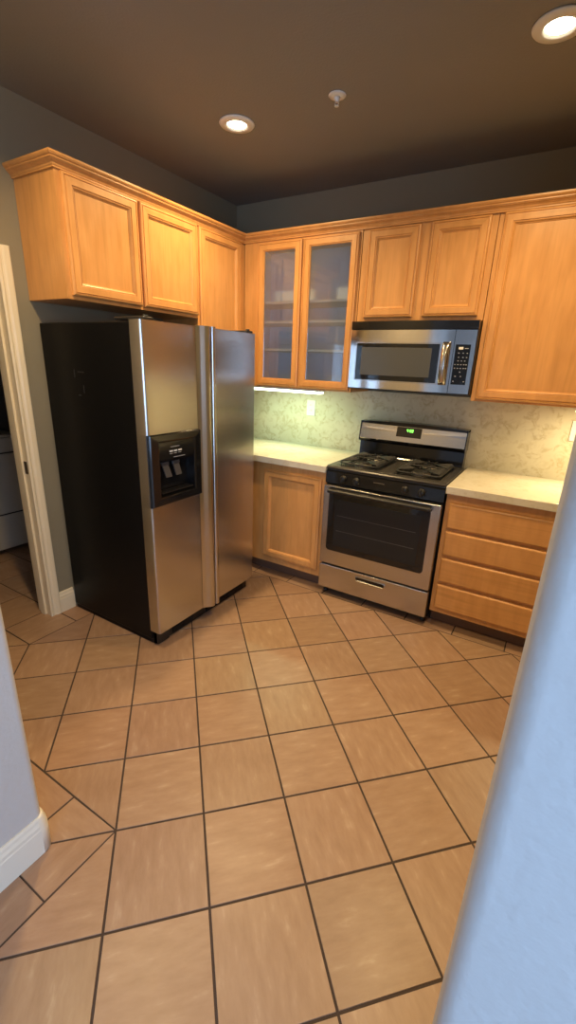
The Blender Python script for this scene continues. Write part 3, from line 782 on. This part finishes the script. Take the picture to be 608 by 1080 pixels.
o = obj('door_glass', bowed(-.162, .354, 1.460, 1.676, 2.13, GLB, off=.0045), parent=md); o.data.set_sharp_from_angle(angle=math.radians(40))
o = obj('window_screen', bowed(-.128, .312, 1.490, 1.654, 2.13, MWS, off=.0050), parent=md); o.data.set_sharp_from_angle(angle=math.radians(40)); o['label'] = 'grey perforated screen behind the glass'
o = obj('control_housing', bowed(.431, MX1-.004, MZ0+.006, 1.753, 2.149, STM, 8), parent=mwv); o.data.set_sharp_from_angle(angle=math.radians(40))
o = obj('keypad', bowed(.440, .520, 1.458, 1.676, 2.13, GLB, 8, .002), parent=mwv); o.data.set_sharp_from_angle(angle=math.radians(40))
keyp = o
def key(x, z, w, h, m_):
    o = obj('key_legend', MB().box(x-w/2, x+w/2, bow(x)-.0028, bow(x)-.0018, z-h/2, z+h/2, m_), parent=keyp)
key(.468, 1.656, .028, .013, LGT); key(.500, 1.655, .02, .004, GRY)
for z, xs in ((1.630, (.462, .485, .507)), (1.607, (.464, .487, .507)), (1.588, (.464, .482, .500)), (1.568, (.450, .466, .482, .498, .510)), (1.548, (.450, .466, .482, .498, .510)), (1.528, (.482,)), (1.504, (.460, .490)), (1.476, (.452, .510))):
    for x in xs: key(x, z, .007, .0045, GRY)
# curved vertical handle
mb = MB(); pth = []
for i in range(13):
    t = i/12; pth.append((.391+.000*t, bow(.391) - .006 - .036*math.sin(math.pi*t)**.7, 1.452 + t*.236))
rws = []
for i, p in enumerate(pth):
    w_ = .023 - .004*math.sin(math.pi*i/12)
    rws.append([mb.bm.verts.new((p[0]+dx*w_, p[1]+dy, p[2])) for dx, dy in ((-1, .005), (-.85, -.003), (-.3, -.007), (.3, -.007), (.85, -.003), (1, .005), (0, .008))])
for A, B in zip(rws, rws[1:]):
    for j in range(7): f = mb.bm.faces.new((A[j], A[(j+1) % 7], B[(j+1) % 7], B[j])); f.smooth = True
mb.bm.faces.new(rws[0]); mb.bm.faces.new(rws[-1]); bmesh.ops.recalc_face_normals(mb.bm, faces=mb.bm.faces[:])
o = obj('handle', mb, STZ, md); o['label'] = 'curved stainless pull handle'
o = obj('vent_grille', bowed(MX0, MX1, 1.756, MZ1, 2.16, BLK, off=.002), parent=mwv); o.data.set_sharp_from_angle(angle=math.radians(40))
obj('bottom_trim', MB().box(MX0+.004, MX1-.002, 2.128, 2.2, MZ0-.001, MZ0+.005, BLKM), parent=mwv)

# ------------------------------------------------------------------ lamps and ceiling fittings
def downlight(x, y, label):
    t = thing('recessed_light', (x, y, H), label, 'ceiling light', 'recessed ceiling lights')
    mb = MB().lathe([(.088, -.0005), (.090, -.004), (.086, -.0085), (.064, -.0115), (.053, -.0115), (.050, -.002)], (x, y, H), 'z', WHT, 40)
    obj('trim_ring', mb, parent=t)
    obj('lens', MB().lathe([(.0495, -.0025), (.0495, -.0035), (.02, -.004)], (x, y, H), 'z', LAMP, 32), parent=t)
downlight(-.664, 1.535, 'lit recessed ceiling downlight above the refrigerator, left of the sprinkler')
downlight(.759, 1.506, 'lit recessed ceiling downlight on the right, cut by the frame edge')
t = thing('fire_sprinkler', (-.106, 1.54, H), 'small white fire sprinkler head on the brown ceiling', 'sprinkler')
obj('escutcheon', MB().lathe([(.038, -.0003), (.040, -.003), (.036, -.007), (.018, -.009)], (-.106, 1.54, H), 'z', WHT, 32), parent=t)
mb = MB().lathe([(.014, -.0085), (.013, -.018), (.009, -.024), (.008, -.027)], (-.106, 1.54, H), 'z', WHT, 20)
for s_ in (-1, 1): mb.tube([(-.106+s_*.008, 1.54, H-.026), (-.106+s_*.008, 1.54, H-.035), (-.106, 1.54, H-.040)], .002, WHT, 6)
mb.lathe([(.010, -.040), (.010, -.042), (.003, -.043)], (-.106, 1.54, H), 'z', WHT, 16)
obj('sprinkler_nozzle', mb, parent=t)
t = thing('under_cabinet_light', (-.76, 2.25, 1.37), 'slim glowing fluorescent strip under the glass-door cabinet', 'light')
obj('housing', MB().box(-1.06, -.455, 2.212, 2.292, 1.357, 1.3695, WHT, .002), parent=t)
o = obj('diffuser', MB().box(-1.05, -.465, 2.216, 2.288, 1.340, 1.3565, TUBE, .002), parent=t)
t = thing('under_cabinet_light', (1.27, 2.25, 1.37), 'warm glowing strip under the big cabinet at the right end', 'light')
obj('housing', MB().box(1.08, 1.54, 2.222, 2.282, 1.357, 1.3695, WHT, .002), parent=t)
o = obj('diffuser', MB().box(1.09, 1.53, 2.226, 2.278, 1.346, 1.3565, HALO, .002), parent=t)
def outlet(x, z, label, group=None):
    t = thing('wall_outlet', (x, 2.515, z), label, 'outlet')
    obj('cover_plate', MB().box(x-.037, x+.037, 2.508, 2.5148, z-.060, z+.060, WHT, .002), parent=t)
    for dz in (-.021, .021):
        mb = MB().prism(arcpts(x, z+dz, .0165, 0, 360, 20)[:-1], 2.5055, 2.5085, 'y', WHT)
        s_ = obj('socket', mb, parent=t)
        mb = MB()
        for dx in (-.006, .006): mb.box(x+dx-.001, x+dx+.001, 2.5048, 2.5056, z+dz-.002, z+dz+.007, BLKM)
        obj('slot', mb, parent=s_)
outlet(-.679, 1.212, 'white wall outlet on the backsplash between refrigerator and range')
outlet(1.130, 1.219, 'white wall outlet at the right end of the backsplash, half hidden by the wall')

# ------------------------------------------------------------------ laundry room
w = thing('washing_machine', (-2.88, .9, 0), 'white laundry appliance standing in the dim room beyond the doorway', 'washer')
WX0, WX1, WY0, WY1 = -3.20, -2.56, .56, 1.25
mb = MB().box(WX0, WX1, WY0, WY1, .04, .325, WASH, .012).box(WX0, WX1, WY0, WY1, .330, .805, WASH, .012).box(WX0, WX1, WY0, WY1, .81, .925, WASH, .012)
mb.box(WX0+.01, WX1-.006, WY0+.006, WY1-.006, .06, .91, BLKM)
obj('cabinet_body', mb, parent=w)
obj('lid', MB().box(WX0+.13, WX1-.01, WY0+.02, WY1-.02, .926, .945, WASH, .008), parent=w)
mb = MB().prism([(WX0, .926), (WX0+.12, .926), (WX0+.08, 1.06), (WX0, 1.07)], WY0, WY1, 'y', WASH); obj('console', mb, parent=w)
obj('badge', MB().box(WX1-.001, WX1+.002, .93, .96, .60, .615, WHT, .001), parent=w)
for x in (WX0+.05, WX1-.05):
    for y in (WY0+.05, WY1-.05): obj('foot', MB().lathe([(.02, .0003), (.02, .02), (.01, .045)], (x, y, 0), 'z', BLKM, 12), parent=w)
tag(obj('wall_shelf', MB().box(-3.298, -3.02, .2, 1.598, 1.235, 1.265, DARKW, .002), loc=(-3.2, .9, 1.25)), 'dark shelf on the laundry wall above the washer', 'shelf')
